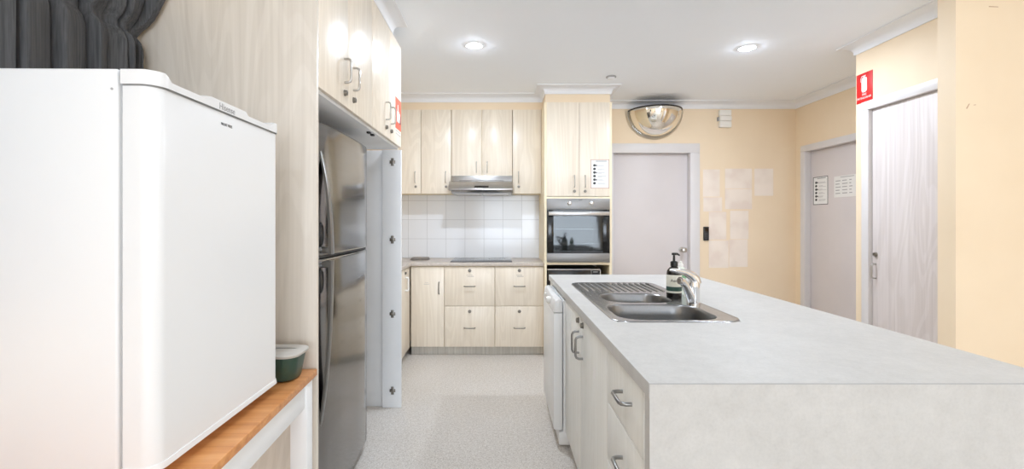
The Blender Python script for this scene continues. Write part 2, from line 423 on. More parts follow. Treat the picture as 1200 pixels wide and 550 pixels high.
# doors with architraves and hardware
def door_struct(idx, M, u0, u1, top, mat, rec, trim_w, nm):
    leaf = structure(MB(M).box((u0, .008, -rec-.036), (u1, top, -rec), .002).build('door_%d' % idx, mat))
    b = MB(M)
    for a, c in ((u0-trim_w, u0-.004), (u1+.004, u1+trim_w)): b.box((a, 0, -.02), (c, top+.0035, .017), .002)
    b.box((u0-trim_w, top+.004, -.02), (u1+trim_w, top+trim_w, .017), .002)
    for a, c in ((u0-.012, u0-.003), (u1+.003, u1+.012)): b.box((a, 0, -.10), (c, top+.012, -.0))
    b.box((u0-.012, top+.003, -.10), (u1+.012, top+.012, 0))
    structure(b.build(nm, TRIM))
    return leaf
MB_ = face_front(Y_BACK); MR_ = face_left(X_RIGHT); MC_ = face_left(X_CLOS)
d1 = door_struct(1, MB_, D1[0], D1[1], D1[2], LEAF, .055, .105, 'trim_7')
b = MB(MB_); b.lathe([(.028, -.055), (.028, -.045), (.012, -.042), (.012, .012), (.024, .018), (.028, .032), (.024, .046), (.0, .050)], (1.99, .985, 0), 2, 24)
b.build('door_knob', NICKEL, d1)
d2 = door_struct(2, MR_, -D2[1], -D2[0], D2[2], LEAF, .045, .068, 'trim_8')
b = MB(MR_); b.lathe([(.026, -.045), (.026, -.035), (.011, -.032), (.011, .012), (.026, .028), (.022, .042), (0, .045)], (-4.06, 1.0, 0), 2, 24)
b.build('door_knob', CHROME, d2)
d3 = door_struct(3, MC_, -D3[1], -D3[0], D3[2], DOORW, .010, .066, 'trim_9')

def d_handle(b, u, v, vertical, L, out=.030, r=.0045, w0=0.0, mat=0):
    """bow handle in the face frame: two posts and a bar with rounded corners"""
    q = min(.016, out*.45); h = L/2
    P = [(-h, 0), (-h, out-q), (-h+q*.3, out-q*.3), (-h+q, out), (h-q, out), (h-q*.3, out-q*.3), (h, out-q), (h, 0)]
    pts = [((u, v+a, w0+w) if vertical else (u+a, v, w0+w)) for a, w in P]
    b.tube(pts, r, 10, mat)
def lock(b, u, v, w0=0.0, r=.010):
    b.lathe([(r+.002, w0), (r+.002, w0+.003), (r, w0+.004), (r, w0+.012), (r*.7, w0+.013), (r*.7, w0+.010), (0, w0+.010)], (u, v, 0), 2, 20)
    b.box((u-.0012, v-r*.5, w0+.0095), (u+.0012, v+r*.5, w0+.0118))
b = MB(MC_); d_handle(b, -3.205, .950, True, .10, .030, .005, -.010); b.build('door_handle', NICKEL, d3)
b = MB(MC_); lock(b, -3.205, 1.066, -.010, .014); b.build('door_lock', LOCKM, d3)

# ------------------------------------------------------------------ island
IX0, IX1, IY0, IY1 = 0.369, 1.43, 1.133, 3.43
ix = IX0+.008                                 # cabinet face plane
SK = (.452, 1.81, .975, 2.96)                 # sink outline
top = thing('island_benchtop', 'long mottled light grey island worktop with a sink and a waterfall end', 'worktop', ((IX0+IX1)/2, 2.28, .86))
b = MB(); zt0, zt1 = .862, .900
def slab_with_hole(b, x0, y0, x1, y1, hole, z0, z1, bevel):
    hx0, hy0, hx1, hy1 = hole
    t = bmesh.new()
    O = [(x0, y0), (x1, y0), (x1, y1), (x0, y1)]; H = [(hx0, hy0), (hx1, hy0), (hx1, hy1), (hx0, hy1)]
    V = {}
    for k, z in (('b', z0), ('t', z1)):
        V['o'+k] = [t.verts.new((p[0], p[1], z)) for p in O]; V['h'+k] = [t.verts.new((p[0], p[1], z)) for p in H]
    for i in range(4):
        j = (i+1) % 4
        for k in 'bt': t.faces.new((V['o'+k][i], V['o'+k][j], V['h'+k][j], V['h'+k][i]))
        t.faces.new((V['ob'][i], V['ob'][j], V['ot'][j], V['ot'][i])); t.faces.new((V['hb'][i], V['hb'][j], V['ht'][j], V['ht'][i]))
    bmesh.ops.recalc_face_normals(t, faces=t.faces)
    if bevel:
        es = [e for e in t.edges if all(abs(v.co.z-z1) < 1e-6 for v in e.verts) and all(v in V['ot'] for v in e.verts)]
        bmesh.ops.bevel(t, geom=es, offset=bevel, segments=2, profile=.5, affect='EDGES')
    b._merge(t, 0)
slab_with_hole(b, IX0, IY0+.002, IX1, IY1, (SK[0]+.015, SK[1]+.015, SK[2]-.015, SK[3]-.015), zt0, zt1, .0015)
b.build('worktop_slab', STONE, top, angle=30)
b = MB(); b.prism([(IY0, 0), (IY0+.038, 0), (IY0+.038, .8615), (IY0+.0016, .8615), (IY0+.0016, .8972), (IY0, .8972)], 0, IX0+.001, IX1-.001)
b.build('waterfall_end', STONE, top, smooth=False)
MB().box((IX0+.001, IY0+.0004, .8973), (IX1-.001, IY0+.0019, .8996)).build('joint_line', GASKET, top)

def front(parent, name, M, u0, u1, v0, v1, mat, th=.018, bev=.0012):
    return MB(M).box((u0, v0, -th), (u1, v1, 0), bev).build(name, mat, parent)
def handle(parent, M, u, v, vert, L=.096, r=.0045, mat=None, out=.030):
    b = MB(M); d_handle(b, u, v, vert, L, out, r); return b.build('handle', mat or NICKEL, parent)
def lock_on(parent, M, u, v, r=.010):
    b = MB(M); lock(b, u, v, 0, r); return b.build('lock', LOCKM, parent)

MI = face_left(ix)                            # u = -Y
# three-drawer unit at the near end
dr = thing('island_drawer_unit', 'grey white drawer unit at the near end of the island beside the waterfall panel', 'cabinet', (ix+.28, 1.39, 0))
MB().box((ix+.02, 1.175, .10), (ix+.56, 1.612, .855)).build('carcass', ISLW, dr)
for z0, z1, hz in ((.674, .855, .778), (.474, .671, .576), (.103, .471, .32)):
    d = front(dr, 'drawer_front', MI, -1.609, -1.212, z0, z1, ISLW)
    handle(d, MI, -1.36, hz, False, .100, .0062, GREYM, .033)
front(dr, 'filler_strip', MI, -1.209, -1.173, .103, .855, ISLW)
MB().box((ix+.05, 1.173, 0), (ix+.066, 1.612, .10)).build('kickboard', KICK, dr)
# two-door sink cabinet
sc = thing('island_sink_cabinet', 'grey white two door cabinet below the sink, between drawers and dishwasher', 'cabinet', (ix+.28, 2.12, 0))
MB().box((ix+.02, 1.616, .10), (ix+.56, 2.622, .70)).build('carcass', ISLW, sc)
for u0, u1, hu, hz in ((-2.125, -1.613, -2.077, .727), (-2.622, -2.129, -2.177, .727)):
    d = front(sc, 'door', MI, u0, u1, .103, .855, ISLW)
    handle(d, MI, hu, hz, True, .100, .0056, GREYM, .033); lock_on(d, MI, hu+(.006 if hu > -2.1 else -.006), .829, .012)
MB(MI).box((-1.845, .675, 0), (-1.805, .715, .0006)).build('sticker', SIGNW, sc)
MB().box((ix+.05, 1.616, 0), (ix+.066, 2.622, .10)).build('kickboard', KICK, sc)
# filler panel beyond the dishwasher and the back of the island
ip = thing('island_back_panel', 'plain pale board closing the far end and long outer side of the island', 'panel', (IX1-.05, 3.3, 0))
MB().box((ix, 3.245, 0), (IX1-.03, 3.40, .861), .001).build('end_board', ISLW, ip)
MB().box((IX1-.048, IY0+.04, 0), (IX1-.03, 3.243, .861), .001).build('side_board', ISLW, ip)

# dishwasher
dw = thing('dishwasher', 'white freestanding dishwasher slotted under the far end of the island', 'dishwasher', (ix+.25, 2.93, 0))
MB().box((ix-.010, 2.637, .09), (ix+.55, 3.237, .845), .004).build('body', WHITE, dw)
b = MB(); b.prism([(.312, .105), (.352, .100), (.362, .105), (.362, .770), (.312, .770)], 1, 2.637, 3.237, 0, .004); b.build('door', WHITE, dw)
b = MB(); b.prism([(.310, .774), (.362, .774), (.362, .846), (.345, .850), (.322, .842)], 1, 2.637, 3.237, 0, .005); b.build('control_panel', WHITE, dw)
b = MB(face_left(.311)); b.lathe([(.022, -.01), (.022, .006), (.018, .018), (.0, .019)], (-2.86, .81, 0), 2, 24); b.build('dial', PLASTIC, dw)
b = MB(face_left(.311)); b.lathe([(.010, -.01), (.010, .004), (.0, .005)], (-3.10, .81, 0), 2, 16); b.build('button', PLASTIC, dw)
MB().box((.345, 2.645, .012), (ix+.5, 3.23, .088), .003).build('kick_plate', WHITE, dw)
for x in (.40, .86):
    for y in (2.69, 3.19):
        b = MB(); b.lathe([(.018, 0), (.018, .008), (.010, .010), (.010, .09)], (x, y, 0), 2, 14); b.build('foot', BLACK, dw)

# sink
sk = thing('kitchen_sink', 'stainless steel double bowl sink with ribbed drainer set in the island', 'sink', (.71, 2.38, .90))
def hole_fill(b, loops, mat=0):
    t = bmesh.new(); es = []
    for L in loops:
        vs = [t.verts.new(p) for p in L]
        for i in range(len(vs)): es.append(t.edges.new((vs[i], vs[(i+1) % len(vs)])))
    bmesh.ops.triangle_fill(t, use_beauty=True, use_dissolve=False, edges=es)
    bmesh.ops.recalc_face_normals(t, faces=t.faces)
    for f in t.faces:
        if f.normal.z < 0: f.normal_flip()
    b._merge(t, mat)
def loop(r, z): return [(p[0], p[1], z) for p in r]
BIG = (.490, 1.840, .905, 2.190, .095); SMALL = (.530, 2.228, .866, 2.525, .105)
R0 = rrect(SK[0], SK[1], SK[2], SK[3], .075, 8)
R1 = rrect(SK[0]+.004, SK[1]+.004, SK[2]-.004, SK[3]-.004, .071, 8)
R2 = rrect(SK[0]+.014, SK[1]+.014, SK[2]-.014, SK[3]-.014, .061, 8)
b = MB(); b.rings([loop(R0, .9004), loop(R1, .9052), loop(R2, .9036)], 0, False, False)
holes = [loop(rrect(*h[:4], h[4], 8), .9036) for h in (BIG, SMALL)]
hole_fill(b, [loop(R2, .9036)] + holes); b.build('sink_deck', SSTEEL, sk, angle=60)
for nm, h, dep in (('main_bowl', BIG, .155), ('small_bowl', SMALL, .125)):
    b = MB(); rs = []
    for ins, dz in ((0, 0), (.003, -.003), (.006, -.010), (.010, -.05), (.016, -dep+.03), (.024, -dep+.012), (.040, -dep)):
        rs.append(loop(rrect(h[0]+ins, h[1]+ins, h[2]-ins, h[3]-ins, h[4]-ins*.5, 8), .9036+dz))
    b.rings(rs, 0, False, True)
    o = b.build(nm, BSTEEL, sk, angle=60)
    for p in o.data.polygons: p.flip()
    cx, cy = (h[0]+h[2])/2, (h[1]+h[3])/2
    b = MB(); b.lathe([(.042, 0), (.042, .003), (.036, .004), (.030, .001), (0, .001)], (cx, cy, .9036-dep), 2, 24); b.build('waste_outlet', CHROME, o)
b = MB()
for i in range(13):
    x = .500+i*.0355
    b.tube([(x, 2.585, .9030), (x, 2.60, .9055), (x, 2.90, .9065), (x, 2.915, .9030)], [.003, .0055, .0055, .003], 8)
b.build('drainer_ribs', SSTEEL, sk)

# mixer tap
tap = thing('mixer_tap', 'chrome mixer tap with long curved lever standing on the sink rim', 'tap', (.925, 2.19, .9036))
b = MB(); b.lathe([(.030, .9037), (.030, .910), (.026, .913), (.0265, .93), (.0265, .985), (.0275, 1.000), (.024, 1.012), (.0, 1.012)], (.925, 2.19, 0), 2, 32); b.build('tap_body', CHROME, tap)
b = MB(); b.tube([(.912, 2.182, .925), (.893, 2.17, .962), (.868, 2.152, 1.002), (.850, 2.141, 1.020), (.836, 2.133, 1.023)], [.020, .019, .0175, .018, .0175], 18); sp_ = b.build('spout', CHROME, tap)
b = MB(); b.tube([(.8365, 2.133, 1.0215), (.832, 2.131, 1.0225)], .0125, 16); b.build('aerator', NICKEL, sp_)
b = MB(); b.tube([(.938, 2.19, 1.000), (.930, 2.19, 1.022), (.912, 2.188, 1.040), (.885, 2.185, 1.054), (.850, 2.18, 1.063), (.815, 2.175, 1.068), (.805, 2.174, 1.068)], [.024, .025, .022, .017, .013, .009, .004], 16, 0, .75); b.build('lever', CHROME, tap)

# soap and detergent bottles
SX, SY = .905, 2.385
sb = thing('soap_pump_bottle', 'dark amber soap pump bottle with cream and green label behind the tap', 'bottle', (SX, SY, .90))
z = .9002
b = MB(); b.lathe([(.030, z), (.0365, z+.004), (.0375, z+.010), (.0375, z+.125), (.034, z+.143), (.024, z+.157), (.016, z+.163), (.015, z+.170), (0, z+.170)], (SX, SY, 0), 2, 36); b.build('bottle_body', AMBER, sb)
b = MB(); b.lathe([(.0378, z+.030), (.0380, z+.0305), (.0380, z+.1215), (.0378, z+.122)], (SX, SY, 0), 2, 36, 0, False, False); lb = b.build('label', LABELM, sb)
b = MB(); b.lathe([(.0382, z+.040), (.0383, z+.041), (.0383, z+.061), (.0382, z+.062)], (SX, SY, 0), 2, 36, 0, False, False); b.build('label_band', LGREEN, lb)
text_mesh('Aesop', .020, face_front(SY-.0381) @ Matrix.Translation((SX-.006, z+.094, 0)), INK, 'label_lettering', lb, .0002, .0381, .95)
b = MB(); b.lathe([(.0185, z+.166), (.0185, z+.188), (.014, z+.191), (.0065, z+.193), (.0055, z+.222), (.012, z+.223), (.012, z+.234), (0, z+.236)], (SX, SY, 0), 2, 24)
b.tube([(SX, SY, z+.229), (SX+.020, SY+.012, z+.228), (SX+.036, SY+.022, z+.220)], [.007, .006, .004], 10); b.build('pump', BLACK, sb)
DX, DY = .985, 2.50
db = thing('detergent_bottle', 'pale green dish liquid bottle half hidden behind the amber soap bottle', 'bottle', (DX, DY, .90))
b = MB(); b.lathe([(.022, z), (.027, z+.004), (.028, z+.02), (.026, z+.07), (.028, z+.12), (.022, z+.142), (.011, z+.152), (.011, z+.156), (0, z+.156)], (DX, DY, 0), 2, 28); b.build('bottle_body', DETERG, db)
b = MB(); b.lathe([(.0278, z+.088), (.0284, z+.09), (.0286, z+.118), (.0282, z+.120)], (DX, DY, 0), 2, 28, 0, False, False); b.build('label', DGREEN, db)
b = MB(); b.lathe([(.013, z+.150), (.013, z+.164), (.008, z+.168), (.006, z+.180), (0, z+.181)], (DX, DY, 0), 2, 20); b.build('cap', PLASTIC, db)

# ------------------------------------------------------------------ left side: fridge surround
XF = -.6825                                   # face of the overhead doors
MF = face_right(XF)
tp = MB().box((X_LEFT, 1.722, 0), (XF, 1.742, CEIL-.0005), .001).build('tall_side_panel', PANEL)
tag(tp, 'tall pale woodgrain panel beside the steel refrigerator, facing the viewer', 'panel')
oh_specs = [((1.744, 2.082, 2.082, 2.474), 'cream overhead two door cabinet above the refrigerator, next to the tall panel', ((2.034, 1.963), (2.157, 1.963))),
            ((2.478, 2.880, 2.880, 3.203), 'cream overhead two door cabinet with a red sticker, at the far end above the refrigerator', ((2.775, 1.963), (2.903, 1.963)))]
OZ0, OZ1 = 1.808, 2.50
Mx = face_right(XF)
for (a0, a1, a2, a3), lab, hs in oh_specs:
    oh = thing('overhead_cabinet', lab, 'cabinet', (XF-.3, (a0+a3)/2, OZ0), 'overhead cabinets above the refrigerator')
    MB().box((X_LEFT+.006, a0, OZ0-.012), (XF-.020, a3, OZ1 if a0 < 2.4 else OZ1-.002), .001).build('carcass', STRIP, oh)
    for (u0, u1), (hu, hz) in zip(((a0+.001, a1-.0015), (a2+.0015, a3-.001)), hs):
        d = front(oh, 'door', Mx, u0, u1, OZ0, OZ1, CREAM)
        handle(d, Mx, hu, hz, True, .104, .0052, None, .029); lock_on(d, Mx, hu, hz-.098, .012)
EXTRA_LIFT = 0
# far panel of the fridge alcove with four hinge plates
fp = thing('alcove_end_panel', 'narrow cool white panel with four dark hinge plates beyond the refrigerator', 'panel', (-.75, 3.23, 0))
MB().box((-.813, 3.205, 0), (XF, 3.225, OZ0-.014), .001).build('front_board', STRIP, fp)
MB().box((X_LEFT, 3.228, 0), (-.80, 3.246, OZ0-.014), .001).build('liner_board', LINER, fp)
M3 = face_front(3.205)
for yy in (190, 281, 368, 458):
    zc = 1.3+(259-yy)/168.5; xc = -.742
    b = MB(M3); b.box((xc-.020, zc-.011, 0), (xc+.020, zc+.011, .003), .001); b.box((xc-.010, zc-.027, 0), (xc+.010, zc+.027, .005), .002)
    b.box((xc-.012, zc-.009, .003), (xc+.012, zc+.009, .012), .002)
    for s in (-1, 1): b.lathe([(.005, .004), (.005, .007), (0, .0075)], (xc, zc+s*.020, 0), 2, 12)
    b.build('hinge_plate', LOCKM, fp)
for yy, w_ in ((2.55, 'nearer'), (2.62, 'farther')):
    b = MB(); b.box((-.735, yy, OZ0-.022), (-.715, yy+.030, OZ0-.0125), .002)
    tag(b.build('door_catch', BLACK), w_+' of the two small dark catches under the cabinet above the refrigerator', 'catch', 'catches under the overhead cabinet')

# steel refrigerator
rf = thing('refrigerator', 'tall stainless steel top freezer refrigerator standing in the cabinet alcove', 'refrigerator', (-1.05, 2.29, 0))
FX, FY0, FY1, FT, FS = -.745, 1.915, 2.695, 1.725, 1.143
MB().box((-1.34, FY0+.005, .03), (FX-.075, FY1-.005, FT-.012), .01).build('body', FDARK, rf)
def fridge_door(z0, z1, name):
    # slightly bowed front, rounded vertical edges, swept in z
    prof = [(FX-.068, FY0)]
    n = 14
    prof += [(FX-.030-.0+.0, FY0)]
    for i in range(n+1):
        u = i/n; y = FY0+.012+(FY1-FY0-.024)*u
        bow = 1-(2*u-1)**2
        edge = min(1, u*18, (1-u)*18); prof.append((FX-.018+.018*min(1, bow*1.15)-.012*(1-edge), y))
    prof += [(FX-.030, FY1), (FX-.068, FY1)]
    rs = []
    for zz, ins in ((z0, .006), (z0+.004, .001), (z0+.010, 0), (z1-.012, 0), (z1-.004, .003), (z1, .010)):
        rs.append([(x-ins if x > FX-.05 else x, y, zz) for x, y in prof])
    b = MB(); b.rings(rs); return b.build(name, FSTEEL, rf, angle=50)
fd = fridge_door(FS+.006, FT, 'freezer_door'); ld = fridge_door(.045, FS-.006, 'fridge_door')
MB().box((FX-.10, FY0+.02, FS-.008), (FX-.030, FY1-.02, FS+.008)).build('door_gap', BLACK, rf)
MB().box((-1.30, FY0+.02, 0), (FX-.05, FY1-.02, .044)).build('plinth', BLACK, rf)
def bar(z_tip, z_root, name, par):
    # long blade handle: stands off the door at the split, runs into the face at its other end
    n = 12; rs = []
    for i in range(n+1):
        u = i/n; zz = z_tip+(z_root-z_tip)*u
        out = .046*(1-u**2.4)
        yc = FY0+.070-.010*u; hw = .017-.006*u
        x1 = FX-.016+out; x0 = x1-(.016-.006*u)
        rs.append([(x0, yc-hw, zz), (x1-.003, yc-hw, zz), (x1, yc-hw+.005, zz), (x1, yc+hw-.005, zz), (x1-.003, yc+hw, zz), (x0, yc+hw, zz)])
    b = MB(); b.rings(rs)
    s = 1 if z_root > z_tip else -1
    b.box((FX-.022, FY0+.055, z_tip+s*.004), (FX+.022, FY0+.082, z_tip+s*.030), .004)
    h = b.build(name, GREYM, par, angle=50)
    b = MB(face_right(FX-.020))
    zc = z_tip+s*.085
    b.rings([[(FY0+.042+.022*math.cos(a)*k, zc+.052*math.sin(a)*k, w) for a in [2*PI*i/28 for i in range(28)]] for k, w in ((1, 0), (1, .010), (.85, .014), (.8, .011))])
    b.build('grip_recess', BLACK, par, angle=50)
    return h
bar(FS+.014, 1.60, 'handle', fd); bar(FS-.014, .42, 'handle', ld)
MB(face_right(FX-.002)).box((FY0+.50, FS-.075, 0), (FY0+.56, FS-.063, .0008)).build('badge', CHROME, ld)

# white bar fridge on the timber bench
BN_ROT = -0.0  # set on the roots below
BX, BY = -.955, 1.21
bf = thing('bar_fridge', 'white single door bar fridge standing on the timber topped bench', 'refrigerator', (BX, BY, .752))
fx1, fx0, fy0, fy1 = -.707, -1.235, .931, 1.488
MB().box((fx0, fy0, .775), (fx1-.072, fy1, 1.610), .006, 3).build('body', WHITE, bf)
MB().box((fx1-.073, fy0+.012, .79), (fx1-.064, fy1-.012, 1.60)).build('door_gasket', GASKET, bf)
def rounded_door(y0, y1, x0, x1, r, n=8):
    return [(x0, y0)] + arc((x1-r, y0+r), r, -PI/2, 0, n) + arc((x1-r, y1-r), r, 0, PI/2, n) + [(x0, y1)]
rd = rounded_door(fy0+.004, fy1-.002, fx1-.065, fx1, .032)
b = MB(); rs = []
for zz, k in ((.785, .006), (.790, .001), (.796, 0), (1.574, 0), (1.5755, .002)):
    rs.append([(min(x, fx1-.06 + (x-(fx1-.06))*(1-k*4)) if x > fx1-.06 else x, y, zz) for x, y in rd])
b.rings(rs); dd = b.build('door', WHITE, bf, angle=50)
# lower lip of the door
b = MB(); rl = rounded_door(fy0+.002, fy1, fx1-.065, fx1+.004, .034); b.rings([loop(rl, .783), loop(rl, .786), loop(rounded_door(fy0+.003, fy1-.001, fx1-.065, fx1+.002, .034), .796)]); b.build('door_lip', WHITE, bf, angle=50)
# moulded cap with a raised grip in the middle of the top edge
b = MB(); ro = rounded_door(fy0, fy1+.001, fx1-.067, fx1+.005, .036)
def cap_z(y):
    u = (y-fy0)/(fy1-fy0)
    def sm(a, c, x):
        q = max(0, min(1, (x-a)/(c-a))); return q*q*(3-2*q)
    return 1.5935 + .015*(1-sm(.05, .09, u)) + .0095*sm(.27, .34, u)*(1-sm(.615, .645, u)) + .015*sm(.86, .93, u)
outer = []
steps = 90
xs = [(fx1-.067, fy0)] + arc((fx1+.005-.036, fy0+.036), .036, -PI/2, 0, 8)
ys = [(fx1+.005, fy0+.036+(fy1+.001-.036-fy0-.036)*i/steps) for i in range(1, steps)]
xe = arc((fx1+.005-.036, fy1+.001-.036), .036, 0, PI/2, 8) + [(fx1-.067, fy1+.001)]
outer = xs + ys + xe
top_l = [(x, y, cap_z(y)) for x, y in outer]
top_i = [(max(fx1-.067, x-.010) if x > fx1-.06 else x, min(max(y, fy0+.006), fy1-.006), cap_z(y)+.002) for x, y in outer]
back = [(fx1-.067, min(max(y, fy0+.006), fy1-.006), max(1.606, cap_z(y)-.002)) for x, y in outer]
bot = [(x, y, 1.5785) for x, y in outer]
b.rings([bot, top_l, top_i, back], 0, False, False, False); cp = b.build('door_cap', WHITE, bf, angle=40)
rl = rounded_door(fy0+.0055, fy1-.0035, fx1-.064, fx1-.0015, .031); b = MB(); b.rings([loop(rl, 1.571), loop(rl, 1.582)]); b.build('cap_seam', GASKET, bf)
MT = face_right(fx1+.0055)
text_mesh('Hisense', .0225, MT @ Matrix.Translation((1.184, 1.5885, 0)), GINK, 'badge_lettering', cp, .0003)
text_mesh('FROST FREE', .0095, face_right(fx1+.0004) @ Matrix.Translation((1.190, 1.5475, 0)), INK, 'door_lettering', dd, .0003)
b = MB(face_front(fy0)); b.lathe([(.0026, 0), (.0026, .001), (0, .0015)], (fx1-.083, 1.568, 0), 2, 12); b.build('screw', GASKET, bf)
for x in (fx0+.05, fx1-.10):
    for y in (fy0+.05, fy1-.05):
        b = MB(); b.lathe([(.018, .7525), (.018, .765), (.012, .776)], (x, y, 0), 2, 16); b.build('foot', BLACK, bf)
bf.rotation_euler.z = .0185

# timber topped bench
RB = .054
bt = thing('timber_topped_bench', 'white framed bench with an orange timber top beside the tall panel', 'bench', (-.674, 1.708, 0))
bl = 1.30; bw = .56                         # built square, then turned about its far right corner
X1, Y1 = -.674, 1.708; X0, Y0 = X1-bw, Y1-bl
MB().box((X0, Y0, .728), (X1, Y1, .752), .003).build('bench_top', TIMBER, bt)
for x in (X0+.02, X1-.066):
    for y in (Y0+.03, Y1-.085):
        MB().box((x, y, 0), (x+.058, y+.058, .7275), .003).build('leg', WHITEP, bt)
for x in (X0+.03, X1-.034):
    MB().box((x, Y0+.089, .640), (x+.020, Y1-.0855, .7275), .002).build('apron_rail', WHITEP, bt)
for y in (Y0+.045, Y1-.070):
    MB().box((X0+.079, y, .640), (X1-.067, y+.020, .7275), .002).build('apron_rail', WHITEP, bt)
bt.rotation_euler.z = RB

# green food container on the bench
fc = thing('food_container', 'dark green plastic food container with frosted lid on the timber bench', 'container', (-.80, 1.60, .752))
b = MB(); rs = []
cx0, cy0, cx1, cy1 = -.905, 1.535, -.682, 1.672
for zz, ins in ((.7535, .026), (.757, .018), (.764, .015), (.838, .004), (.842, .004)):
    rs.append(loop(rrect(cx0+ins, cy0+ins, cx1-ins, cy1-ins, .040, 8), zz))
b.rings(rs); b.build('tub', GREEN, fc)
b = MB(); rs = []
for zz, ins in ((.838, .0), (.846, -.004), (.850, -.003), (.853, .004), (.856, .016), (.857, .03)):
    rs.append(loop(rrect(cx0+ins, cy0+ins, cx1-ins, cy1-ins, .042, 8), zz))
b.rings(rs); b.build('lid', LIDM, fc)

# charcoal curtain gathered on the left wall
def curtain():
    ny, nz = 420, 50; y0, y1 = .05, 1.700; z0, z1 = 1.05, 2.175; pinch = 1.985
    rnd = random.Random(11); knots = [y0]
    while knots[-1] < y1: knots.append(knots[-1]+rnd.choice((.060, .075, .095, .120)))
    side = [rnd.choice((-1, 1)) for _ in knots]; amp = [rnd.uniform(.65, 1.0) for _ in knots]
    lean = [rnd.uniform(-.035, .035) for _ in knots]
    rings = []
    for j in range(nz+1):
        zz = z0+(z1-z0)*j/nz; row = []
        g = math.exp(-((zz-pinch)/.030)**2)                   # gather line under the heading frill
        kn = [k+lean[i]*(zz-1.9) for i, k in enumerate(knots)]
        q = 0
        for i in range(ny+1):
            y = y0+(y1-y0)*i/ny
            while q < len(kn)-2 and kn[q+1] < y: q += 1
            u = min(1, max(0, (y-kn[q])/(kn[q+1]-kn[q])))
            if side[q] < 0: u = 1-u
            # one-sided fold: a quick rise out of a deep crease, then a broad flat face running back
            d = (min(1, u/.13)**.7)*(1-.62*u**1.3)*(1-max(0, (u-.92)/.08)**2*.6)*amp[q]
            fine = math.sin(150*y+3*math.sin(11*y))
            x = -1.338 + .075*(1-.5*g)*d + .003*fine*(g+.25) - .010*g
            if zz > pinch:
                f = (zz-pinch)/(z1-pinch); x += .012*f + .085*f*max(0, (y-1.62)/.08)
            else:
                x += .004*min(1, (pinch-zz)/.08) - .016*max(0, (y-1.60)/.10)
            row.append((x, y, zz))
        rings.append(row)
    t = MB(); t.rings(rings, 0, False, False, False)
    o = t.build('curtain', CLOTH, None, angle=70)
    m = o.modifiers.new('thickness', 'SOLIDIFY'); m.thickness = .002; m.offset = 0
    return o
tag(curtain(), 'charcoal gathered curtain hanging on the left wall above the white bar fridge', 'curtain')

# ------------------------------------------------------------------ back wall cabinets
MU = face_front(4.690)
ub = [(-1.10, -.797, 1.578, [(-1.10, -.797, -.854, 1.745, True)], 'cream wall cabinet with a single door at the left end, beside the alcove panel'),
      (-.795, -.489, 1.578, [(-.795, -.489, -.544, 1.745, True)], 'cream single door wall cabinet just left of the range hood'),
      (-.485, .132, 1.756, [(-.485, -.178, -.231, 1.845, False), (-.175, .132, -.122, 1.845, False)], 'short cream two door wall cabinet directly above the range hood'),
      (.136, .428, 1.578, [(.136, .428, .195, 1.745, True)], 'cream single door wall cabinet between the range hood and the oven tower')]
for x0, x1, z0, doors, lab in ub:
    w = thing('wall_cabinet', lab, 'cabinet', ((x0+x1)/2, 4.83, z0), 'wall cabinets on the back wall')
    MB().box((x0, 4.709, z0), (x1, Y_BACK-.009, 2.431), .001).build('carcass', EDGE, w)
    for a, c, hu, hz, lk in doors:
        d = front(w, 'door', MU, a+.0015, c-.0015, z0, 2.432, CREAM)
        handle(d, MU, hu, hz, True, .110, .0045)
        if lk: lock_on(d, MU, hu+.004, 1.648, .011)
# range hood
rh = thing('range_hood', 'stainless steel slide out range hood above the cooktop', 'range hood', (-.17, 4.7, 1.58))
MB().box((-.483, 4.640, 1.605), (.130, Y_BACK-.01, 1.755), .003).build('hood_body', HSTEEL, rh)
b = MB(); b.prism([(4.520, 1.602), (4.52, 1.618), (4.600, 1.690), (4.640, 1.700), (4.640, 1.602)], 0, -.500, .134, 0, .002); b.build('visor', HSTEEL, rh)
b = MB(); b.prism([(4.545, 1.601), (4.60, 1.572), (4.955, 1.572), (4.96, 1.601)], 0, -.475, .128, 0, .003); b.build('lower_tray', HSTEEL, rh)
b = MB(); ang = math.atan2(.072, .08)
Mv = Matrix.Translation((0, 4.560, 1.654)) @ Matrix.Rotation(0, 4, 'X')
for k in range(1):
    t_ = MB(face_front(4.5205)); t_.M = Matrix.Translation((0, 4.5415, 1.6375)) @ Matrix.Rotation(ang, 4, 'X')
    t_.box((-.245, -.014, -.001), (-.105, .014, .0015), .0005); t_.build('control_strip', BLKGLASS, rh)
b = MB(face_front(4.640))
for i in range(28):
    x = -.40+i*.016
    if x < .09: b.box((x, 1.703, -.001), (x+.011, 1.709, .0006))
b.build('vent_slots', DARK, rh)
b = MB(); b.box((-.44, 4.63, 1.570), (-.185, 4.93, 1.5725)); b.box((-.165, 4.63, 1.570), (.09, 4.93, 1.5725)); b.build('filters', NICKEL, rh)

